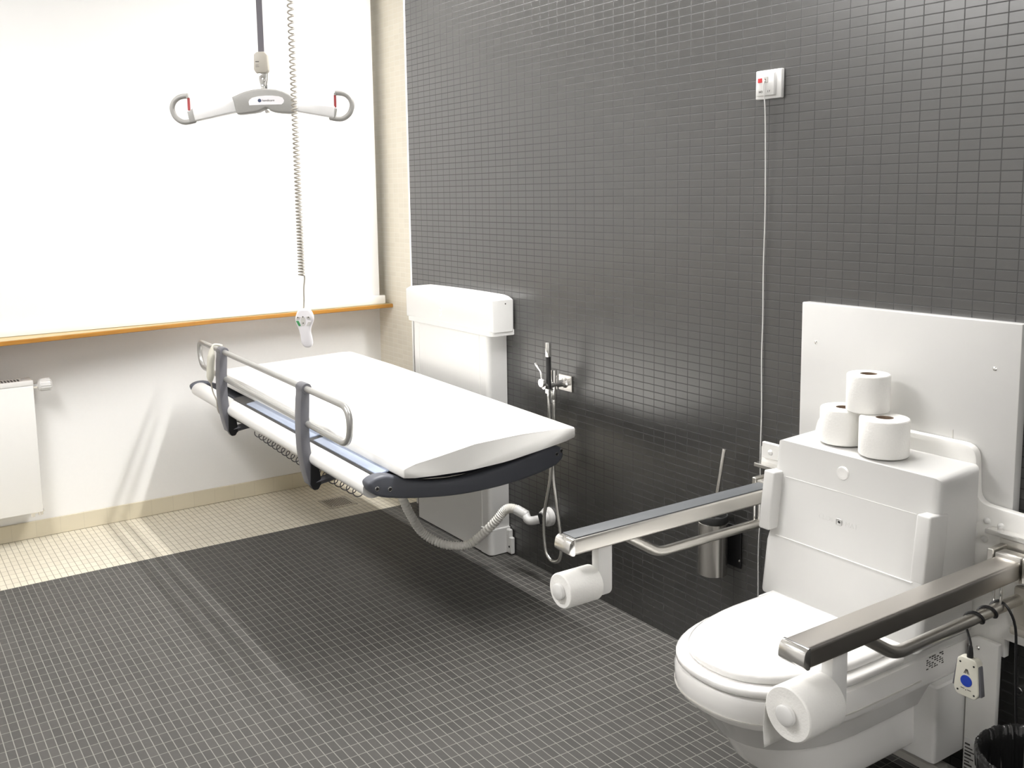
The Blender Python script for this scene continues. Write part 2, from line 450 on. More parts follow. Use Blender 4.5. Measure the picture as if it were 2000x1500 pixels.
# lift column
col = part('lift_column', 'white_plastic', bed, prism(rpoly([(-3.745, -.002), (-3.745, -.095), (-3.145, -.095), (-3.145, -.002)], [0, .022, .022, 0], 5), 'z', .004, .925, 0))
part('column_base', 'white_plastic', col, prism(rpoly([(-3.208, -.002), (-3.208, -.101), (-3.138, -.101), (-3.138, -.002)], [0, .003, .024, 0], 5), 'z', .004, .112, .003, 1),
     box(-3.14, -3.103, -.022, -.004, .006, .075, .003, 1), box(-3.14, -3.116, -.022, -.004, .07, .105, .003, 1))
part('screw_hole', 'hole', col, lathe([(.004, 0), (.004, .001)], (-3.118, -.0222, .035), (0, -1, 0)))
for a_ in (-3.206, -3.690): part('front_seam', 'white_metal', col, box(a_, a_ + .004, -.0965, -.0945, .11, .925, .0008, 1))
cov = []
for (y, z, ins) in ((-.002, .918, 0), (-.002, 1.058, 0), (-.03, 1.066, .003), (-.075, 1.055, .006), (-.098, 1.040, .010)): pass
tp = lambda x: 1.066 - .018 * ((x + 3.43) / .34) ** 4 + .002
xs = [-3.772 + i * .684 / 24 for i in range(25)]
topline = [(x, 1.068 - .004 * ((x + 3.43) / .342) ** 2 - (.014 if i in (0, 24) else (.004 if i in (1, 23) else 0))) for i, x in enumerate(xs)]
cover_poly = [(-3.772, .925), (-3.088, .925)] + topline[::-1]
part('top_cover', 'white_plastic', bed, prism(cover_poly, 'y', -.112, -.002, .012, 3))
part('cover_skirt', 'white_plastic', bed, prism(rpoly([(-3.768, -.002), (-3.768, -.108), (-3.092, -.108), (-3.092, -.002)], [0, .022, .022, 0], 5), 'z', .908, .932, .002, 1))
for z_ in (.985, .962): part('emblem', 'ink_pale', bed, lathe([(.010, 0), (.010, .0012), (.0085, .0016), (.007, .0008), (0, .0008)], (-3.47, -.112, z_), (0, -1, 0), 24))
part('cover_screw', 'ink', bed, lathe([(.003, 0), (.003, .001)], (-3.088, -.045, 1.035), (1, 0, 0), 12))
# frame
XA, XB = -4.330, -2.590
fr = part('frame', 'bed_white', bed,
     tube([tilted(x, -.890, .588) for x in (XA, XB)], .04, 28, sq=(.031, .038)),
     tube([tilted(x, -.228, .594) for x in (XA, XB)], .04, 28, sq=(.030, .032)))
part('support_arm', 'white_metal', bed, hexa([(-3.66, -.88, .535), (-3.66, -.88, .575), (-3.66, -.09, .47), (-3.66, -.09, .56), (-3.60, -.88, .535), (-3.60, -.88, .575), (-3.60, -.09, .47), (-3.60, -.09, .56)], .006))
part('support_arm', 'white_metal', bed, hexa([(-3.29, -.88, .53), (-3.29, -.88, .57), (-3.29, -.09, .47), (-3.29, -.09, .56), (-3.23, -.88, .53), (-3.23, -.88, .57), (-3.23, -.09, .47), (-3.23, -.09, .56)], .006))
ec = [(-.931, .603), (-.920, .580), (-.890, .559), (-.830, .543), (-.752, .529), (-.64, .515), (-.53, .510), (-.417, .513), (-.32, .523), (-.231, .540), (-.197, .558), (-.187, .578), (-.200, .604), (-.236, .614), (-.285, .607), (-.33, .596), (-.39, .585), (-.46, .574), (-.52, .568), (-.58, .566), (-.639, .567), (-.72, .577), (-.79, .595), (-.83, .612), (-.868, .624), (-.903, .623), (-.924, .615)]
e2 = [tuple(p)[:2] for p in smooth([(a, b, 0) for a, b in ec], 3, True)]
part('end_cap', 'grey_plastic', bed, prism(e2, 'x', XB - .004, XB + .045, .010, 3, Matrix.Translation((0, 0, tz(-2.55) + .012)), ang=60))
part('end_cap', 'grey_plastic', bed, prism(e2, 'x', XA - .022, XA + .004, .006, 2, Matrix.Translation((0, 0, tz(XA))), ang=60))
for (y, z) in ((-.902, .588), (-.858, .579), (-.218, .583), (-.199, .592)):
    part('screw', 'chrome', bed, lathe([(.0075, 0), (.0075, .0012), (.0055, .0015), (.0035, -.001), (0, -.001)], (XB + .0448, y, z + tz(-2.55) + .012), (1, 0, 0), 16))
    part('screw_socket', 'hole', bed, lathe([(.0036, 0), (.0036, .0021)], (XB + .0448, y, z + tz(-2.55) + .012), (1, 0, 0), 10))
# pale strips on the front tube
def strip(x0, x1):
    return hexa([tilted(x0, -.874, .612), tilted(x0, -.874, .6275), tilted(x0, -.790, .622), tilted(x0, -.790, .640),
                 tilted(x1, -.874, .612), tilted(x1, -.874, .6275), tilted(x1, -.790, .622), tilted(x1, -.790, .640)], .004, 2)
part('gap_shade_strip', 'black_plastic', bed, hexa([tilted(x, y, z) for x in (-3.90, -2.60) for (y, z) in ((-.8785, .612), (-.8785, .6240), (-.786, .612), (-.786, .634))], .001, 1))  # shade in the gap between tube and top strips, put in as black
part('top_strip', 'blue_grey', bed, strip(-3.76, -3.120))
part('top_strip', 'blue_grey', bed, strip(-3.085, -2.600))
# hammock under the mattress
hp = [(-.862, .612), (-.80, .604), (-.72, .588), (-.62, .578), (-.52, .576), (-.42, .580), (-.32, .594), (-.26, .606), (-.232, .612)]
part('mesh_hammock', 'navy_mesh', bed, loft([[tilted(x, y, z + .004) for y, z in hp] + [tilted(x, y, z - .004) for y, z in hp[::-1]] for x in (-4.31, -3.45, -2.60)]))
# side rail
def zr(x): return .832 - .0185 * (x + 3.42)
def zl(x): return .716 - .028 * (x + 3.42)
yr = -.927
ring = fillet([(-3.42, yr, zr(-3.42)), (-2.664, yr, zr(-2.66)), (-2.672, yr, zl(-2.67)), (-3.42, yr, zl(-3.42)), (-4.160, yr, zl(-4.16)), (-4.184, yr, zr(-4.184)), (-3.42, yr, zr(-3.42))], .075, 9)[:-1]
rail = part('side_rail', 'rail_grey', bed, tube(ring, .0108, 14, closed=True, up=(0, 1, 0)))
# posts
def post(xc):
    dz = tz(xc, .02)
    prof = [(-.928, .846), (-.934, .78), (-.938, .70), (-.936, .62), (-.926, .55), (-.912, .495)]
    out = smooth([(0, a, b) for a, b in prof], 5)
    rings = []
    for p in out:
        th = .016 if p.z > .80 else .017
        ring_ = [(xc - .026, p.y - th, p.z + dz), (xc - .026, p.y + th, p.z + dz), (xc + .026, p.y + th, p.z + dz), (xc + .026, p.y - th, p.z + dz)]
        rings.append(ring_)
    def f(bm):
        t = bmesh.new(); loft(rings)(t); bmesh.ops.recalc_face_normals(t, faces=t.faces); sharp_bevel(t, .005, 2, 50); merge(bm, t)
    po = part('rail_post', 'post_grey', bed, f)
    part('post_hook', 'post_grey', po, lathe([(.0175, -.027), (.0195, -.024), (.0195, .024), (.0175, .027)], (xc, yr, zr(xc)), (1, 0, 0), 20))
    part('foot_pad', 'black_plastic', po, prism(rpoly([(-.924, .590 + dz), (-.897, .590 + dz), (-.886, .50 + dz), (-.898, .478 + dz), (-.916, .478 + dz), (-.928, .50 + dz)], .006, 3), 'x', xc + .0, xc + .0275, .002, 1))
    part('link_arm', 'post_grey', po, tube([(xc + .02, -.905, .505 + dz), (xc + .045, -.70, .540 + tz(xc))], .01, 4, sq=(.014, .008)),
         tube([(xc - .005, -.910, .555 + dz), (xc + .045, -.70, .545 + tz(xc))], .01, 4, sq=(.013, .008)))
    part('lock_pin', 'black_plastic', po, cyl((xc + .012, -.885, .505 + dz), (xc + .012, -.885, .488 + dz), .003, 10))
post(-3.862); post(-3.022)
# thin coil cable slung under the tube
cp = []
turns = 20
for i in range(turns * 14 + 1):
    s = i / (turns * 14); x = -3.83 + s * .98
    sag = -.012 * math.sin(PI * s)
    a = 2 * PI * turns * s
    cp.append((x, -.815 + .012 * math.cos(a), .484 + tz(x) + sag + .012 * math.sin(a)))
part('coil_cable', 'post_grey', bed, tube(cp, .0019, 6))
# ------------------------------------------------------------------ mattress
def lerp(tab, y):
    for (a, b), (c, d) in zip(tab, tab[1:]):
        if y <= c or (c, d) == tab[-1]:
            q = (y - a) / (c - a); return b + (d - b) * q
LEFT = [(-.832, .692), (-.168, .711)]
TOP = [(-.832, .650), (-.80, .656), (-.713, .666), (-.572, .685), (-.40, .689), (-.25, .684), (-.168, .679)]
BOT = [(-.832, .612), (-.715, .603), (-.593, .598), (-.45, .603), (-.30, .620), (-.168, .638)]
def top_z(x, y):
    k = (-2.51 - x) / 1.29
    c = min(max(k, 0), 1)
    return lerp(TOP, y) * (1 - c) + lerp(LEFT, y) * c + max(k - 1, 0) * .012
def mat_ring(x, ins=0.0):
    y0, y1 = -.832 + ins, -.168 - ins
    n = 18
    top = []; bot = []
    for k in range(n + 1):
        y = y0 + .003 + (y1 - y0 - .006) * k / n
        top.append((x, y, top_z(x, y) - ins * .6 - (.003 if k in (0, n) else 0)))
        bot.append((x, y, max(lerp(BOT, y) + tz(x) + .014, 0) + ins * .5 + (.003 if k in (0, n) else 0)))
    bot = bot[::-1]
    def lift(a, b, yb): return [(x, yb, a[2] * .85 + b[2] * .15), (x, yb, a[2] * .15 + b[2] * .85)]
    return top + lift(top[-1], bot[0], y1) + bot + lift(bot[-1], top[0], y0)
xsM = [-4.252, -4.250, -4.243, -4.225, -4.15, -4.0, -3.90, -3.84, -3.80, -3.76, -3.70, -3.5, -3.2, -2.9, -2.65, -2.55, -2.512, -2.507, -2.505]
insM = [.016, .008, .003, 0, 0, 0, 0, 0, 0, 0, 0, 0, 0, 0, 0, 0, .0, .0015, .004]
mt = part('mattress', 'mattress', None, loft([mat_ring(x, i) for x, i in zip(xsM, insM)]), ang=50)
tag(mt, 'white vinyl-covered foam mattress lying on the changing bed', 'mattress')

# ------------------------------------------------------------------ hand control hooked on the rail
t = thing('hand_control', 'off-white hand control hooked on the left end of the bed rail', 'remote control', (-3.93, -.952, .70))
part('body', 'ivory', t, tube(smooth([(-3.915, -.953, .852), (-3.920, -.956, .82), (-3.925, -.960, .77), (-3.930, -.962, .72), (-3.930, -.960, .695)], 5),
     [.006 + .010 * min(1, k / 6) if k < 14 else .016 - .0025 * (k - 14) for k in range(21)], 16))
part('hook', 'ivory', t, tube(smooth([(-3.915, -.953, .85), (-3.915, -.945, .862), (-3.915, -.930, .862), (-3.915, -.910, .855)], 5), .005, 10))
part('cord', 'cord_grey', t, tube(smooth([(-3.930, -.960, .698), (-3.925, -.955, .66), (-3.90, -.95, .63), (-3.895, -.945, .58), (-3.90, -.90, .545), (-3.86, -.86, .53)], 6), .003, 8))

# ------------------------------------------------------------------ drain hose
t = thing('drain_hose', 'white corrugated drain hose looping from under the bed to the wall outlet', 'hose', (-2.86, -.03, .24))
hpts = smooth([(-3.262, -.50, .55), (-3.245, -.485, .42), (-3.207, -.46, .30), (-3.13, -.42, .222), (-3.245, -.36, .13), (-3.18, -.30, .095), (-3.115, -.24, .087), (-3.085, -.19, .115), (-3.03, -.15, .190), (-3.0, -.12, .243), (-2.99, -.10, .245), (-2.95, -.085, .245)][0:3] + [(-3.21, -.42, .215), (-3.225, -.36, .130), (-3.18, -.30, .088), (-3.12, -.24, .086), (-3.095, -.19, .112), (-3.03, -.15, .190), (-3.002, -.12, .240), (-2.975, -.10, .250), (-2.93, -.08, .238)], 30)
rr = [.0168 + .0020 * math.sin(i * 2 * PI / 4) for i in range(len(hpts))]
part('corrugated_pipe', 'hose_white', t, tube(hpts, rr, 16), ang=80)
part('elbow', 'white_plastic', t, cyl((-2.965, -.095, .249), (-2.92, -.075, .232), .0195, 20, .002), tube(smooth([(-2.925, -.077, .234), (-2.905, -.082, .222), (-2.892, -.07, .219), (-2.878, -.05, .224)], 5), .0165, 18))
part('wall_outlet', 'white_plastic', t, lathe([(.036, 0), (.036, .018), (.033, .022), (.0275, .024), (.0275, .034), (.024, .038), (.019, .039)], (-2.872, -.001, .228), (0, -1, 0), 32))
part('seal', 'rubber', t, lathe([(.021, 0), (.021, .006)], (-2.874, -.038, .226), (0, -1, 0), 24))

# ------------------------------------------------------------------ hand shower mixer
sx, szc = -2.766, .768
t = thing('hand_shower', 'chrome hand shower with black grip and lever mixer on a square wall plate', 'shower', (sx, -.01, .77))
part('wall_plate', 'steel_v', t, box(-2.803, -2.728, -.008, -.0005, .737, .797, .002, 1))
part('valve_body', 'chrome', t, lathe([(.019, 0), (.019, .004), (.013, .008), (.0125, .03), (.0125, .10)], (sx, -.006, szc), (0, -1, 0), 24), cyl((sx, -.058, .712), (sx, -.058, .822), .0118, 22, .0015), cyl((sx, -.058, .700), (sx, -.058, .716), .009, 18))
lv = part('lever', 'chrome', t, lathe([(.012, 0), (.0165, .002), (.0165, .010), (.0150, .013), (0, .0135)], (sx - .002, -.104, szc + .012), (0, -1, 0), 26),
     tube(smooth([(sx - .002, -.112, szc + .024), (sx - .004, -.113, szc + .050), (sx - .010, -.121, szc + .068), (sx - .018, -.128, szc + .086)], 5), [.0034] * 10 + [.004, .0045, .005, .005, .0046, .0036], 10))
part('holder', 'chrome', t, box(sx - .008, sx + .008, -.092, -.05, .748, .756, .002, 1), cyl((sx, -.085, .740), (sx, -.085, .762), .0105, 18))
part('grip', 'black_plastic', t, cyl((sx + .006, -.086, .756), (sx + .004, -.086, .874), .0095, 20))
part('spray_head', 'chrome', t, cyl((sx + .004, -.086, .874), (sx + .003, -.086, .926), .0100, 20, .0012), lathe([(.008, 0), (.008, .001)], (sx + .003, -.086, .926)))
hs = smooth([(sx + .003, -.085, .742), (-2.766, -.08, .68), (-2.760, -.08, .448), (-2.803, -.08, .262), (-2.797, -.08, .142), (-2.775, -.078, .108), (-2.750, -.076, .103), (-2.722, -.074, .118), (-2.712, -.072, .155), (-2.714, -.072, .212), (-2.738, -.072, .342), (-2.760, -.068, .445), (-2.765, -.060, .62), (sx, -.058, .702)], 24)
part('hose', 'alu', t, tube(hs, [.0062 + .0005 * math.sin(i * PI) * 0 + (.0005 if i % 2 else 0) for i in range(len(hs))], 10), ang=80)

# ------------------------------------------------------------------ emergency call switch with pull cord
t = thing('emergency_call_switch', 'white emergency call pull switch with a red button high on the dark wall', 'call switch', (-1.849, -.02, 1.71))
part('frame', 'white_plastic', t, box(-1.894, -1.806, -.014, -.0005, 1.709, 1.787, .003, 2))
part('cover_plate', 'white_plastic', t, box(-1.885, -1.822, -.024, -.012, 1.717, 1.779, .004, 2))
part('red_button', 'red', t, box(-1.876, -1.863, -.0275, -.022, 1.753, 1.766, .0015, 1))
part('socket', 'light_grey', t, box(-1.857, -1.842, -.0265, -.023, 1.752, 1.769, .001, 1))
part('cord_hole', 'hole', t, lathe([(.0022, 0), (.0022, .0006)], (-1.850, -.0266, 1.760), (0, -1, 0), 10))
MT = lambda x, z, y: Matrix.Translation((x, y, z)) @ Matrix.Rotation(PI / 2, 4, 'X')
part('lettering', 'ink', t, text_shape('NO', .0085, MT(-1.867, 1.728, -.0243)), text_shape('LY', .0085, MT(-1.839, 1.728, -.0243)))
part('pull_cord', 'white_plastic', t, tube(smooth([(-1.850, -.0268, 1.759), (-1.852, -.030, 1.750), (-1.853, -.029, 1.73), (-1.853, -.020, 1.66), (-1.853, -.013, 1.42), (-1.8575, -.010, 1.247), (-1.857, -.009, 1.10), (-1.8595, -.008, .983), (-1.856, -.008, .83), (-1.857, -.008, .682), (-1.852, -.008, .55), (-1.857, -.008, .42), (-1.855, -.008, .294), (-1.855, -.008, .22)], 8), .0016, 8))
part('cord_bead', 'white_plastic', t, lathe([(0, -.012), (.006, -.009), (.008, 0), (.006, .009), (0, .012)], (-1.855, -.009, .21), (0, 0, 1), 16))

# ------------------------------------------------------------------ toilet brush
t = thing('toilet_brush_holder', 'brushed steel wall-mounted toilet brush holder with a black rim', 'brush holder', (-1.985, -.06, .29))
part('canister', 'steel_v', t, lathe([(.0, 0), (.042, 0), (.044, .002), (.044, .161), (.042, .163)], (-1.985, -.062, .312), (0, 0, 1), 40))
part('rim', 'rubber', t, lathe([(.0435, 0), (.0455, .002), (.0455, .018), (.0435, .021), (.0405, .021), (.039, .016), (.039, -.03), (0, -.03)], (-1.985, -.062, .4755), (0, 0, 1), 40))
part('wall_bracket', 'black_plastic', t, box(-1.995, -1.975, -.03, -.001, .34, .45, .001, 1), box(-1.998, -1.926, -.006, -.0008, .33, .46, .001, 1))
for z_ in (.445, .355): part('screw', 'chrome', t, lathe([(.004, 0), (.003, .003), (0, .0035)], (-1.930, -.006, z_), (0, -1, 0), 12))
t = thing('toilet_brush', 'toilet brush with a slim steel handle standing in its steel holder', 'brush', (-1.985, -.06, .33))
part('handle', 'steel_v', t, cyl((-1.990, -.067, .42), (-1.955, -.050, .702), .0055, 16, .001))
part('bristles', 'rubber', t, lathe([(0, 0), (.025, .005), (.03, .03), (.025, .06), (.006, .075)], (-1.992, -.068, .34), (0, 0, 1), 20))

# ------------------------------------------------------------------ white splash panel behind the toilet
t = thing('wall_panel', 'large white rectangular panel screwed to the dark wall behind the toilet', 'panel', (-1.415, -.02, .66))
part('board', 'white_laminate', t, box(-1.707, -1.124, -.030, -.001, .56, 1.160, .003, 2))
for (x, z) in ((-1.659, 1.055), (-1.180, 1.053), (-1.659, .70), (-1.180, .70)):
    part('screw', 'chrome', t, lathe([(.0050, 0), (.0050, .001), (.003, .003), (0, .0035)], (x, -.030, z), (0, -1, 0), 14))
part('latch', 'light_grey', t, box(-1.272, -1.270, -.0315, -.0298, .873, .895))

# ------------------------------------------------------------------ toilet
XC = -1.405
toi = thing('toilet', 'white height-adjustable toilet with closed lid and cistern cover', 'toilet', (XC, -.25, .20))
# backing frame plate with shoulders
fp = rpoly([(-1.815, .690), (-1.815, .745), (-1.655, .745), (-1.625, .875), (-1.200, .875), (-1.192, .744), (-.955, .735), (-.955, .445), (-1.113, .443), (-1.113, .40), (-1.60, .40), (-1.72, .60)],
           [.01, .006, .03, .035, .035, .03, .01, .01, 0, 0, .01, .02], 6)
part('frame_plate', 'white_metal', toi, prism(fp, 'y', -.055, -.0315, .0035, 2, ang=40))
part('frame_plate_tab', 'white_metal', toi, box(-1.803, -1.74, -.066, -.054, .715, .760, .002, 1))
for (x, z) in ((-1.772, .735),):
    part('bolt', 'white_plastic', toi, lathe([(.0075, 0), (.0068, .003), (.004, .0055), (0, .006)], (x, -.066, z), (0, -1, 0), 18))
for (x, z) in ((-1.166, .708), (-1.134, .704), (-1.169, .664)):
    part('bolt', 'white_plastic', toi, lathe([(.0075, 0), (.0068, .003), (.004, .0055), (0, .006)], (x, -.055, z), (0, -1, 0), 18))
pil = part('support_pillar', 'white_metal', toi, prism(rpoly([(-1.183, .0), (-1.183, .436), (-1.113, .436), (-1.113, .0)], [0, .025, .004, 0], 6), 'y', -.078, -.062, .003, 2))
part('pillar_screw', 'chrome', pil, lathe([(.005, 0), (.005, .001), (.003, .003), (0, .0035)], (-1.160, -.078, .412), (0, -1, 0), 14))
part('side_ledge', 'beige', toi, box(-1.09, -.955, -.075, -.054, .492, .585, .006, 2), box(-1.085, -.955, -.095, -.054, .480, .500, .006, 2))
# sticker low on the pillar
st = [box(-1.180, -1.148, -.0788, -.0779, .03, .185)]
part('sticker', 'white_plastic', pil, *st)
lines = []
for k in range(9):
    zz = .168 - k * .0085
    lines.append(box(-1.178, -1.178 + (.012 + .016 * ((k * 7) % 5) / 5), -.0793, -.0787, zz, zz + (.0028 if k % 3 else .0042)))
part('sticker_print', 'ink', pil, *lines, flat=True)
# body under the cistern, behind the bowl
part('guide_rail', 'light_grey', toi, box(-1.60, -1.21, -.12, -.085, .075, .10, .004, 1), box(-1.60, -1.21, -.075, -.04, .05, .075, .004, 1), box(-1.63, -1.6, -.14, -.03, .0, .18, .003, 1))
# bowl: stacked D-shaped rings
def dring(z, x0, x1, yb, yf, nose, cut=.0):
    """D outline: straight back at yb, rounded front reaching yf"""
    c = (x0 + x1) / 2; w = (x1 - x0) / 2; ys = yf + nose
    out = []
    nb = 8
    for k in range(nb): out.append((x1 , yb + (ys - yb) * k / nb, z))
    for k in range(25):
        a = PI * k / 24
        ex = 2.35
        ca, sa = math.cos(a), math.sin(a)
        xx = math.copysign(abs(ca) ** (2 / ex), ca) * w; yy = abs(sa) ** (2 / ex) * nose
        out.append((c + xx, ys - yy, z))
    for k in range(1, nb + 1): out.append((x0, ys + (yb - ys) * k / nb, z))
    return out
def taper_back(ring, xb0, xb1):
    return ring
bowl = [dring(.418, -1.585, -1.205, -.06, -.712, .30), dring(.414, -1.592, -1.196, -.06, -.722, .30), dring(.405, -1.594, -1.194, -.06, -.726, .30),
        dring(.372, -1.594, -1.194, -.06, -.724, .30), dring(.352, -1.592, -1.196, -.06, -.716, .30), dring(.343, -1.588, -1.200, -.06, -.706, .30),
        dring(.338, -1.583, -1.205, -.06, -.698, .30), dring(.276, -1.556, -1.232, -.06, -.650, .28), dring(.272, -1.552, -1.236, -.06, -.645, .28)]
rim = part('bowl_rim', 'white_gloss', toi, loft(bowl), ang=28)
part('rim_groove', 'light_grey', rim, loft([dring(.367, -1.5952, -1.1926, -.24, -.7252, .30), dring(.364, -1.5952, -1.1926, -.24, -.7250, .30)]))
low = [dring(.285, -1.546, -1.242, -.07, -.634, .27), dring(.27, -1.545, -1.241, -.07, -.628, .26), dring(.24, -1.543, -1.240, -.07, -.606, .24), dring(.21, -1.541, -1.239, -.07, -.584, .22), dring(.18, -1.540, -1.239, -.07, -.566, .20), dring(.173, -1.536, -1.243, -.07, -.560, .195)]
part('pan', 'white_gloss', toi, loft(low), ang=50)
part('rear_box', 'white_plastic', toi, prism(rpoly([(-1.622, -.056), (-1.622, -.188), (-1.187, -.188), (-1.187, -.056)], [0, .012, .012, 0], 5), 'z', .145, .335, .004, 1))
# raised shelf at the rear of the bowl that carries the lid hinge
part('hinge_shelf', 'white_plastic', toi, prism(rpoly([(-1.590, -.06), (-1.590, -.325), (-1.203, -.325), (-1.196, -.06)], [0, .012, .012, 0], 4), 'z', .40, .447, .005, 2))
# seat + lid
sr = lambda z, i: dring(z, -1.590 + i, -1.199 - i, -.300, -.724 + i, .30)
part('seat', 'white_gloss', toi, loft([sr(.420, .004), sr(.424, .0), sr(.434, .0), sr(.438, .004)]), ang=50)
lr = lambda z, i, f=0: dring(z, -1.571 + i, -1.219 - i, -.298, -.698 + i + f, .31)
part('lid', 'white_gloss', toi, loft([lr(.4395, .002), lr(.443, 0), lr(.452, .0), lr(.4575, .006), lr(.4595, .02), lr(.460, .05)]), ang=60)
part('hinge_cover', 'white_plastic', toi, box(-1.545, -1.245, -.335, -.285, .436, .4545, .006, 2))
# cistern cover
cx0, cx1 = -1.630, -1.182
cov = [(-.056, .833), (-.213, .827), (-.240, .597), (-.252, .570), (-.269, .435), (-.056, .435)]
part('cistern_cover', 'cover_plastic', toi, prism(cov, 'x', cx0, cx1, .019, 5, ang=30))
part('cover_seam', 'white_plastic', toi, box(cx0 + .04, cx1 - .05, -.2248, -.2205, .7375, .7388))
part('cover_seam', 'white_gloss', toi, box(cx0 + .03, cx1 - .04, -.2470, -.2400, .5855, .5875))
fl = part('flush_button', 'white_gloss', toi, lathe([(.0, 0), (.0165, 0), (.0165, .003), (.0150, .0055), (.010, .0062), (.008, .0056), (0, .0056)], (-1.427, -.2172, .785), (0, -1, 0), 30))
# side clips of the cover
for s, xa in ((-1, cx0), (1, cx1)):
    xo = xa + s * .004; xi = xa - s * .030
    lo, hi = min(xo, xi), max(xo, xi)
    part('side_clip', 'cover_plastic', toi, hexa([(lo, -.273, .602), (lo, -.255, .752), (lo, -.200, .602), (lo, -.185, .747), (hi, -.273, .602), (hi, -.255, .752), (hi, -.200, .602), (hi, -.185, .747)], .005, 3))
# embossed maker's mark
em = []
sqp = rpoly([(-.0075, -.0075), (-.0075, .0075), (.0075, .0075), (.0075, -.0075)], .003, 4)
MX = lambda x: Matrix.Translation((x, -.2318, .667)) @ Matrix.Rotation(PI / 2 - .119, 4, 'X')
ME = Matrix.Translation((-1.424, -.2325, .667))
part('emblem', 'cover_plastic', toi, tube([(ME @ Vector((a, -.001, b))) for a, b in sqp], .0011, 6, closed=True), lathe([(.0028, 0), (.0040, .0012), (.0040, 0)], (-1.424, -.2325, .667), (0, -1, 0), 18),
     text_shape('CLOS', .017, MX(-1.462), .0003), text_shape('MAT', .017, MX(-1.390), .0003))
# type label on the side of the toilet
tl = []
for r_ in range(6):
    for c_ in range(7):
        if (r_ * 5 + c_ * 3) % 4 == 0: continue
        y0 = -.222 + c_ * .0098 + ((r_ * 3) % 3) * .001
        zz = .411 - r_ * .0052
        tl.append(box(-1.1942, -1.1934, y0, y0 + .004 + ((r_ + c_) % 3) * .0018, zz, zz + .0024))
part('type_label_print', 'ink', toi, *tl, flat=True)

# ------------------------------------------------------------------ armrests
def armrest(x, label, pad):
    yf, yb, zt = -.829, -.115, .660
    t = thing('armrest', label, 'armrest', (x, -.06, .55), group='fold-down armrests of the toilet')
    w = .0275
    bar = prism(rpoly([(x - w, zt - .040), (x - w, zt), (x + w, zt), (x + w, zt - .040)], .007, 4), 'y', yf + .012, yb)
    part('bar', 'steel' if pad else 'steel_dark', t, bar)
    part('end_cap', 'chrome', t, prism(rpoly([(yf, zt - .030), (yf + .004, zt - .006), (yf + .014, zt + .0005), (yf + .02, zt + .0005), (yf + .02, zt - .0405), (yf + .012, zt - .0405)], .005, 3), 'x', x - w - .0005, x + w + .0005, .003, 2))
    if pad: part('top_pad', 'pad', t, box(x - w + .004, x + w - .004, yf + .022, yb, zt - .001, zt + .003, .002, 2))
    tb = fillet([(x, -.640, zt - .030), (x, -.520, .556), (x, -.06, .556)], .03, 8)
    part('lower_tube', 'steel', t, tube(tb, .0125, 18))
    mo = part('wall_mount', 'steel', t, box(x - .050, x + .050, -.068, -.056, .600, .690, .003, 2), box(x - .045, x - .031, -.125, -.068, .615, .672, .002, 1), box(x + .031, x + .045, -.125, -.068, .615, .672, .002, 1))
    part('hinge_block', 'steel', t, box(x - .028, x + .028, -.125, -.085, .612, .668, .003, 2))
    part('mount_ledge', 'chrome', t, box(x - .075, x + .075, -.085, -.056, .688, .700, .002, 1))
    part('link_rod', 'chrome', t, cyl((x - .012, -.150, .556), (x - .012, -.150, .625), .003, 10), cyl((x + .004, -.150, .556), (x + .004, -.150, .625), .003, 10))
    ho = part('roll_holder', 'white_plastic', t, prism(rpoly([(-.726, .494), (-.726, zt - .039), (-.682, zt - .039), (-.682, .494)], [.012, 0, 0, .014], 5), 'x', x - .013, x + .013, .003, 2),
         cyl((x, -.73, .530), (x, -.838, .530), .013, 20))
    part('holder_cap', 'white_plastic', ho, lathe([(.0, .0105), (.016, .010), (.0195, .0075), (.0195, 0), (.013, 0)], (x, -.8345, .530), (0, -1, 0), 28))
    return t
armrest(-1.740, 'fold-down steel armrest with dark pad, left of the toilet in front of the brush holder', True)
armrest(-1.080, 'fold-down darker steel armrest right of the toilet, a control cable wound round its lower tube', False)

# ------------------------------------------------------------------ toilet rolls
def roll(loc, r, h, label, rot=None, group=None, core=.020, tail=False):
    t = thing('toilet_roll', label, 'toilet roll', loc, rot, group)
    prof = [(core, 0), (r - .003, 0), (r - .001, .0015), (r, .004), (r, h - .004), (r - .001, h - .0015), (r - .003, h), (core, h)]
    def f(bm):
        n = 48
        rings = [[bm.verts.new((math.cos(2 * PI * k / n) * a, math.sin(2 * PI * k / n) * a, b)) for k in range(n)] for a, b in prof]
        for A, B in zip(rings, rings[1:] + rings[:1]):
            for k in range(n): bm.faces.new((A[k], A[(k + 1) % n], B[(k + 1) % n], B[k]))
    part('paper', 'paper', t, f, local=True)
    part('core', 'card', t, lambda bm: tube([(0, 0, .001), (0, 0, h - .001)], core, 24, caps=False)(bm), local=True)
    return t
G = 'spare toilet rolls on the cistern'
roll((-1.371, -.146, .8322), .0565, .090, 'front right toilet roll of the three on the cistern, brown core showing', group=G)
roll((-1.500, -.122, .8330), .0560, .088, 'rear left toilet roll of the three on the cistern, partly hidden', group=G)
roll((-1.437, -.118, .9228), .0500, .092, 'topmost toilet roll resting on the two others on the cistern', group=G)
G2 = 'toilet rolls on the armrest holders'
r1 = roll((-1.740, -.733, .530), .0425, .100, 'toilet roll on the holder under the left padded armrest', (PI / 2, 0, 0), G2, core=.014)
r2 = roll((-1.080, -.733, .530), .0510, .100, 'larger toilet roll with a loose sheet under the right armrest', (PI / 2, 0, 0), G2, core=.014)
sh = []
for k in range(9):
    s = k / 8
    sh.append((-.0515 - .004 * math.sin(s * 3), -.002 - .088 * s))
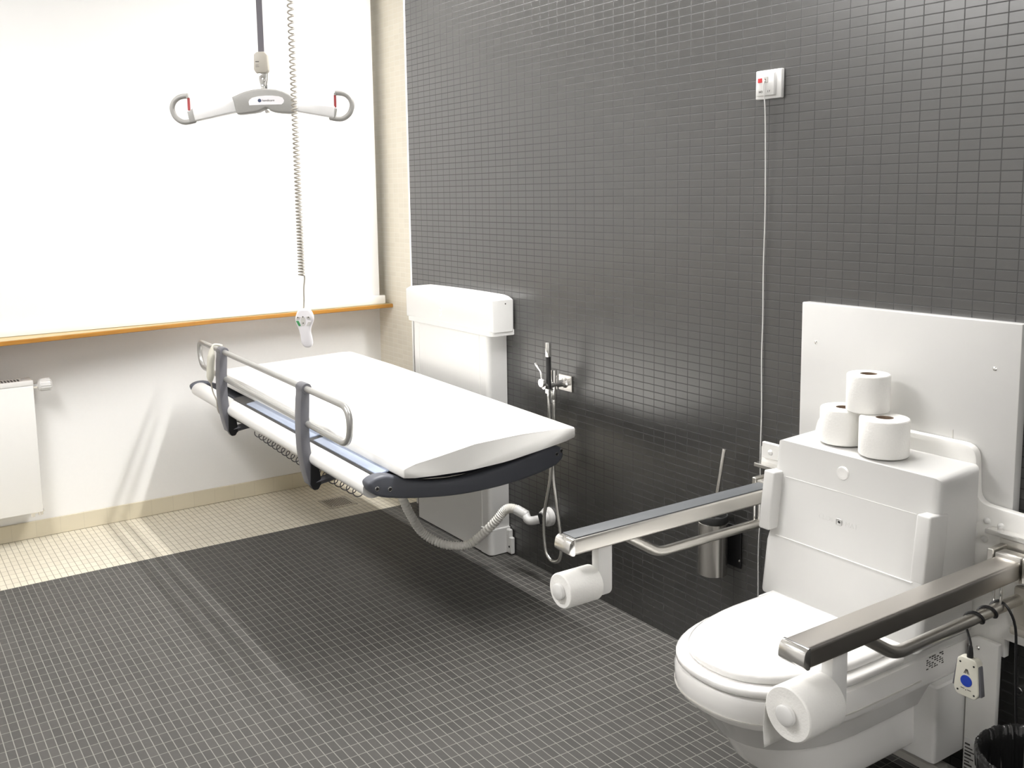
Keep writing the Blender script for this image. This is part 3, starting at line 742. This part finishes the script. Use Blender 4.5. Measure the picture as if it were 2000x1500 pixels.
def sheet(bm):
    rows = []
    for (a, b) in sh:
        cut = max(0, (-b - .045)) * .9
        rows.append([bm.verts.new((a + .0 * w_, b, .004 + w_ * (.094))) for w_ in (0, .25, .5, .75, 1)])
    for A, B in zip(rows, rows[1:]):
        for k in range(4): bm.faces.new((A[k], A[k + 1], B[k + 1], B[k]))
lo_ = part('loose_sheet', 'paper', r2, sheet, local=True)
sm = lo_.modifiers.new('thickness', 'SOLIDIFY'); sm.thickness = .0006

# ------------------------------------------------------------------ toilet remote with its cable
t = thing('toilet_remote', 'small white hand control with a round blue button hanging from the right armrest', 'remote control', (-1.060, -.285, .40))
yq = -.285
hx, hz = -1.061, .448
rp = rpoly([(hx - .027, hz - .030), (hx - .0215, hz + .036), (hx - .015, hz + .042), (hx + .015, hz + .042), (hx + .0215, hz + .036), (hx + .027, hz - .030), (hx + .020, hz - .043), (hx - .020, hz - .043)], .006, 4)
part('case', 'ivory', t, prism(rp, 'y', yq - .010, yq + .010, .004, 3, ang=50))
part('grip_strip', 'post_grey', t, hexa([(hx - .0318, yq - .007, hz - .028), (hx - .0245, yq - .007, hz + .034), (hx - .0318, yq + .007, hz - .028), (hx - .0245, yq + .007, hz + .034), (hx - .0245, yq - .007, hz - .028), (hx - .0195, yq - .007, hz + .034), (hx - .0245, yq + .007, hz - .028), (hx - .0195, yq + .007, hz + .034)], .002, 2))
part('grip_strip', 'post_grey', t, hexa([(hx + .0245, yq - .007, hz - .034), (hx + .0195, yq - .007, hz + .030), (hx + .0245, yq + .007, hz - .034), (hx + .0195, yq + .007, hz + .030), (hx + .0318, yq - .007, hz - .034), (hx + .0245, yq - .007, hz + .030), (hx + .0318, yq + .007, hz - .034), (hx + .0245, yq + .007, hz + .030)], .002, 2))
part('blue_button', 'blue', t, lathe([(.0125, 0), (.0120, .0014), (0, .0020)], (hx, yq - .0098, hz - .008), (0, -1, 0), 30))
part('spray_symbol', 'ink', t, *[tube([(hx + dx * .3, yq - .0105, hz + .018), (hx + dx, yq - .0105, hz + .008)], .0006, 5) for dx in (-.0055, -.002, .002, .0055)])
part('status_dot', 'ink', t, lathe([(.0011, 0), (.0011, .0006)], (hx, yq - .0099, hz - .0275), (0, -1, 0), 10))
part('small_print', 'ink', t,
     box(hx - .011, hx - .003, yq - .0104, yq - .0099, hz - .0262, hz - .0248), box(hx + .003, hx + .011, yq - .0104, yq - .0099, hz - .0268, hz - .0254))
for a, b in ((-.0145, .030), (.0145, .029), (-.0175, -.0325), (.0175, -.0335)): part('case_screw', 'hole', t, lathe([(.0021, 0), (.0021, .0006)], (hx + a, yq - .0099, hz + b), (0, -1, 0), 10))
tx_, tz_ = -1.080, .556
coil = [(hx, yq, hz + .040), (hx, yq, hz + .060), (hx - .003, yq + .004, .520)]
for k in range(0, 49):
    a = -PI / 2 - k * 2 * PI * 2.5 / 48
    coil.append((tx_ + .0145 * math.cos(a), -.270 + k * .0026, tz_ + .0145 * math.sin(a)))
coil += [(-1.062, -.145, .560), (-1.050, -.135, .52), (-1.048, -.13, .45), (-1.05, -.12, .38), (-1.05, -.10, .20), (-1.055, -.09, .06), (-1.05, -.085, .006)]
part('cable', 'black_plastic', t, tube(smooth(coil, 4), .0028, 8))
part('strain_relief', 'black_plastic', t, lathe([(.0066, 0), (.0060, .012), (.0045, .024), (.0034, .028)], (hx, yq, hz + .039), (0, 0, 1), 14))

# ------------------------------------------------------------------ waste bin
bx, by = -.936, -.208
t = thing('waste_bin', 'dark waste bin with a shiny black liner folded over its rim', 'waste bin', (bx, by, 0))
part('bucket', 'bin', t, lathe([(0, .002), (.100, .002), (.104, .006), (.124, .292), (.121, .292), (.100, .01), (0, .01)], (bx, by, 0), (0, 0, 1), 40))
def liner(bm):
    n = 280
    prof = [(.1285, .262, .004), (.1295, .272, .003), (.1305, .288, .002), (.1305, .298, .002), (.1255, .303, .002), (.1195, .298, .003), (.115, .262, .008), (.110, .17, .010), (.100, .06, .012), (.06, .03, .012), (0.001, .03, 0)]
    rng = random.Random(3)
    ph = [rng.uniform(0, 6.28) for _ in range(6)]
    rings = []
    for j, (r, z, amp) in enumerate(prof):
        ring_ = []
        for k in range(n):
            a = 2 * PI * k / n
            w = .5 * math.sin(a * 17 + ph[0] + j * .5) + .6 * math.sin(a * 43 + ph[1] - j * .6) + .6 * math.sin(a * 71 + ph[2] + j)
            zz = z + (.0012 * math.sin(a * 21 + ph[3]) + .0012 * math.sin(a * 57 + ph[4]) if j != 10 else 0)
            if j == 0: zz += .010 * math.sin(a * 4 + 1) + .004 * math.sin(a * 9)
            ring_.append(bm.verts.new((bx + (r + amp * .30 * w) * math.cos(a), by + (r + amp * .30 * w) * math.sin(a), zz)))
        rings.append(ring_)
    for A, B in zip(rings, rings[1:]):
        for k in range(n): bm.faces.new((A[k], A[(k + 1) % n], B[(k + 1) % n], B[k]))
ln = part('liner', 'liner', t, liner, ang=75)
# small ring hook on the dark wall
o = part('ring_hook', 'chrome', None, tube([(-1.1215 + .0075 * math.cos(a), -.006, .311 + .0085 * math.sin(a)) for a in [2 * PI * k / 20 for k in range(20)]], .0014, 8, closed=True), cyl((-1.1215, -.0005, .320), (-1.1215, -.009, .320), .002, 8))
o.location.x = .02
tag(o, 'tiny chrome ring fixed to the dark wall above the waste bin', 'hook')

# ------------------------------------------------------------------ ceiling hoist
PX = .00169
HO = (-3.112, -.985, 1.820)
rz = math.atan2(.8451643, .5341159)
hoist = thing('patient_hoist', 'grey patient hoist spreader bar with two hooks hanging from a ceiling strap', 'hoist', HO, (0, 0, rz))
def L(u, v): return ((u - 515) * PX, -(v - 175) * PX * 1.008)
def L3(u, v, y=0): a = L(u, v); return (a[0], y, a[1])
body = [(454, 189), (462, 186), (470, 182.5), (480, 179), (493, 176), (507, 174.5), (524, 174.6), (540, 176), (553, 179.5), (565, 185), (572, 190), (578, 196), (577, 222), (562, 222), (548, 221), (535, 219), (528, 216.5), (524, 212), (519, 211.5), (514, 214), (505, 218), (494, 220), (482, 221), (472, 222), (464, 222), (461, 218), (457, 198)]
part('centre_housing', 'hoist_grey', hoist, prism([L(*p) for p in body], 'y', -.022, .022, .007, 3, ang=75), local=True)
part('spreader_arm', 'hoist_alu', hoist, prism([L(*p) for p in ((374, 207.5), (458, 191.5), (464, 217.5), (379, 233.5))], 'y', -.014, .014, .006, 3), local=True)
part('spreader_arm', 'hoist_alu', hoist, prism([L(*p) for p in ((570, 199), (654, 209.5), (651, 233), (568, 217))], 'y', -.014, .014, .006, 3), local=True)
def hook(sgn):
    m_ = lambda u: u if sgn < 0 else 1020.5 - u
    cl = [(378, 231), (366, 233.5), (356, 234), (347, 230.5), (339, 223), (334.5, 212), (334.5, 203), (338.5, 194.5), (346, 188), (355, 185), (366.5, 184)]
    h = part('hook', 'hoist_grey', hoist, tube(smooth([L3(m_(u), v) for u, v in cl], 5), .0085, 14, sq=(.0085, .0085), up=(0, 1, 0)),
             prism([L(*p) for p in ((m_(364), 214), (m_(369), 213), (m_(375), 208), (m_(380), 234), (m_(368), 235), (m_(366), 226))], 'y', -.010, .010, .003, 2), local=True)
    part('safety_latch', 'dark_red', h, box(L(m_(367), 0)[0] - .0038, L(m_(367), 0)[0] + .0038, -.005, .005, L(0, 212)[1], L(0, 188)[1], .0015, 1), local=True)
    part('latch_pin', 'chrome', h, cyl(L3(m_(366), 186.5, -.010), L3(m_(366), 186.5, .010), .0042, 12), local=True)
hook(-1); hook(1)
lab = [(487, 199), (489, 195), (494, 191.5), (506, 189), (520, 188), (534, 188.3), (546, 189.8), (553, 192.5), (556, 197.5), (555, 202), (551, 205.5), (520, 205.3), (488, 205.8)]
part('label_plate', 'hand_white', hoist, prism([L(*p) for p in lab], 'y', -.0232, -.0215, .0006, 1), local=True)
ML = lambda u, v, y: Matrix.Translation(L3(u, v, y)) @ Matrix.Rotation(PI / 2, 4, 'X')
part('label_lettering', 'ink', hoist, text_shape('handicare', .0105, ML(525.5, 197, -.0234), .0002), local=True)
part('label_logo', 'logo_navy', hoist, lathe([(.0058, 0), (.0058, .0006), (.003, .0008), (.0026, .0003), (0, .0003)], L3(508.5, 197, -.0232), (0, -1, 0), 24), local=True)
part('underside_pin', 'chrome', hoist, cyl(L3(520, 217, -.010), L3(520, 217, .010), .006, 14), local=True)
# shackle, quick-release block, strap
part('swivel', 'chrome', hoist, cyl(L3(515.5, 176), L3(515.5, 166), .0115, 18, .002), prism(rpoly([L(*p) for p in ((505.5, 144), (524, 144), (523, 158), (520.5, 170), (510, 170), (507, 158))], .004, 3), 'y', -.010, .010, .003, 2), cyl(L3(517, 158, -.016), L3(517, 158, .016), .0065, 14, .001), local=True)
blk = rpoly([L(*p) for p in ((500, 109), (506, 104.5), (521, 104.5), (526, 110), (527, 140), (523, 144.5), (503, 144.5), (499, 138))], .003, 2)
q = part('quick_release', 'beige', hoist, prism(blk, 'y', -.016, .016, .004, 2), local=True)
part('quick_release_print', 'ink', q, box(L(503, 0)[0], L(510, 0)[0], -.0164, -.0159, L(0, 124)[1], L(0, 122.5)[1]), box(L(503, 0)[0], L(509, 0)[0], -.0164, -.0159, L(0, 130)[1], L(0, 129.3)[1]), box(L(503, 0)[0], L(510, 0)[0], -.0164, -.0159, L(0, 133)[1], L(0, 132.3)[1]), local=True)
zc = 2.699 - HO[2]
part('strap', 'strap', hoist, box(L(507.6, 0)[0], L(519.2, 0)[0], -.0015, .0015, L(0, 108)[1], zc - .10), local=True)
part('motor_unit', 'light_grey', hoist, box(-.12, .12, -.07, .07, zc - .12, zc - .04, .02, 3), box(-.03, .03, -.03, .03, zc - .05, zc), local=True)
# ------------------------------------------------------------------ hoist hand control on a coiled cord
QO = (-2.915, -.957, 1.045)     # at pixel (596,640), a little nearer than the bar
PQ = .00166
hc = thing('hoist_hand_control', 'white hand control with a green button hanging on a coiled cord', 'remote control', QO, (0, 0, rz))
def Q(a, b):   # outline picked in crop units
    u = 560 + a / 8.82; v = 530 + b / 8.82
    return ((u - 596) * PQ, -(v - 640) * PQ * 1.008)
out = [(300, 640), (240, 645), (195, 700), (165, 790), (168, 880), (205, 970), (232, 1070), (244, 1180), (262, 1255), (300, 1300), (365, 1316), (420, 1295), (441, 1240), (430, 1140), (412, 1050), (425, 960), (462, 880), (476, 810), (458, 730), (415, 660), (380, 640)]
sp_ = [tuple(p)[:2] for p in smooth([(*Q(a, b), 0) for a, b in out], 3, True)]
part('case', 'hand_white', hc, prism(sp_, 'y', -.013, .013, .008, 4, local_m if False else None, ang=60), local=True)
def qblob(cx, cy, w, h, sk=0):
    return prism(rpoly([Q(cx - w + sk, cy - h), Q(cx + w + sk, cy - h), Q(cx + w - sk, cy + h), Q(cx - w - sk, cy + h)], .0015, 3), 'y', -.0142, -.0125, .0006, 1)
part('green_button', 'green', hc, prism(rpoly([Q(174, 842), Q(222, 842), Q(258, 928), Q(222, 936)], .001, 3), 'y', -.0146, -.0125, .0005, 1), local=True)
part('grey_button', 'light_grey', hc, qblob(215, 795, 32, 24, 8), local=True)
part('grey_button', 'light_grey', hc, qblob(392, 795, 32, 24, -8), local=True)
part('grey_button', 'light_grey', hc, prism(rpoly([Q(432, 862), Q(386, 862), Q(356, 930), Q(392, 934)], .001, 3), 'y', -.0146, -.0125, .0005, 1), local=True)
part('centre_button', 'light_grey', hc, prism([Q(300 + 42 * math.cos(2 * PI * k / 24), 850 + 82 * math.sin(2 * PI * k / 24)) for k in range(24)], 'y', -.0144, -.0125, .0005, 1), local=True)
part('button_marks', 'ink', hc, *[prism([Q(cx + 11 * math.cos(2 * PI * k / 10), cy + 11 * math.sin(2 * PI * k / 10)) for k in range(10)], 'y', -.0150, -.0140) for cx, cy in ((213, 785), (298, 776), (392, 785), (300, 884))], local=True)
a0 = Q(305, 640); a1 = Q(318, 500); a2 = Q(345, 130); a3 = Q(340, 95)
cord = [Vector((a0[0], 0, a0[1])), Vector((a1[0], 0, a1[1])), Vector((Q(322, 300)[0], 0, Q(322, 300)[1])), Vector((a2[0], 0, a2[1]))]
cord = smooth(cord, 6)
zb = Q(0, 85)[1]; ztp = 2.699 - QO[2]
ctr = Q(295, 85)[0]
hl = []
zcur = zb; ang_ = 0.0
while zcur < ztp - .02:
    fr_ = (zcur - zb) / .90
    pitch = .0098 + .0125 * min(1.15, max(0, fr_ - .12))
    hl.append(Vector((ctr + .0092 * math.cos(ang_), .0092 * math.sin(ang_), zcur)))
    ang_ += 2 * PI / 14; zcur += pitch / 14
part('coiled_cord', 'cord_grey', hc, tube(cord + hl, .0026, 6), local=True)
part('cord_anchor', 'white_plastic', hc, box(ctr - .03, ctr + .03, -.03, .03, ztp - .03, ztp, .005, 2), local=True)

# ------------------------------------------------------------------ world and view
w = bpy.data.worlds.new('world'); SC.world = w; w.use_nodes = True
w.node_tree.nodes['Background'].inputs[0].default_value = (.05, .05, .05, 1)
w.node_tree.nodes['Background'].inputs[1].default_value = 0
SC.view_settings.view_transform = 'Standard'
SC.view_settings.look = 'None'
SC.view_settings.gamma = 1
SC.view_settings.use_curve_mapping = False
SC.view_settings.exposure = 0.1
SC.cycles.use_denoising = True
SC.cycles.max_bounces = 10
SC.cycles.diffuse_bounces = 6
SC.cycles.glossy_bounces = 5
SC.cycles.sample_clamp_indirect = 8
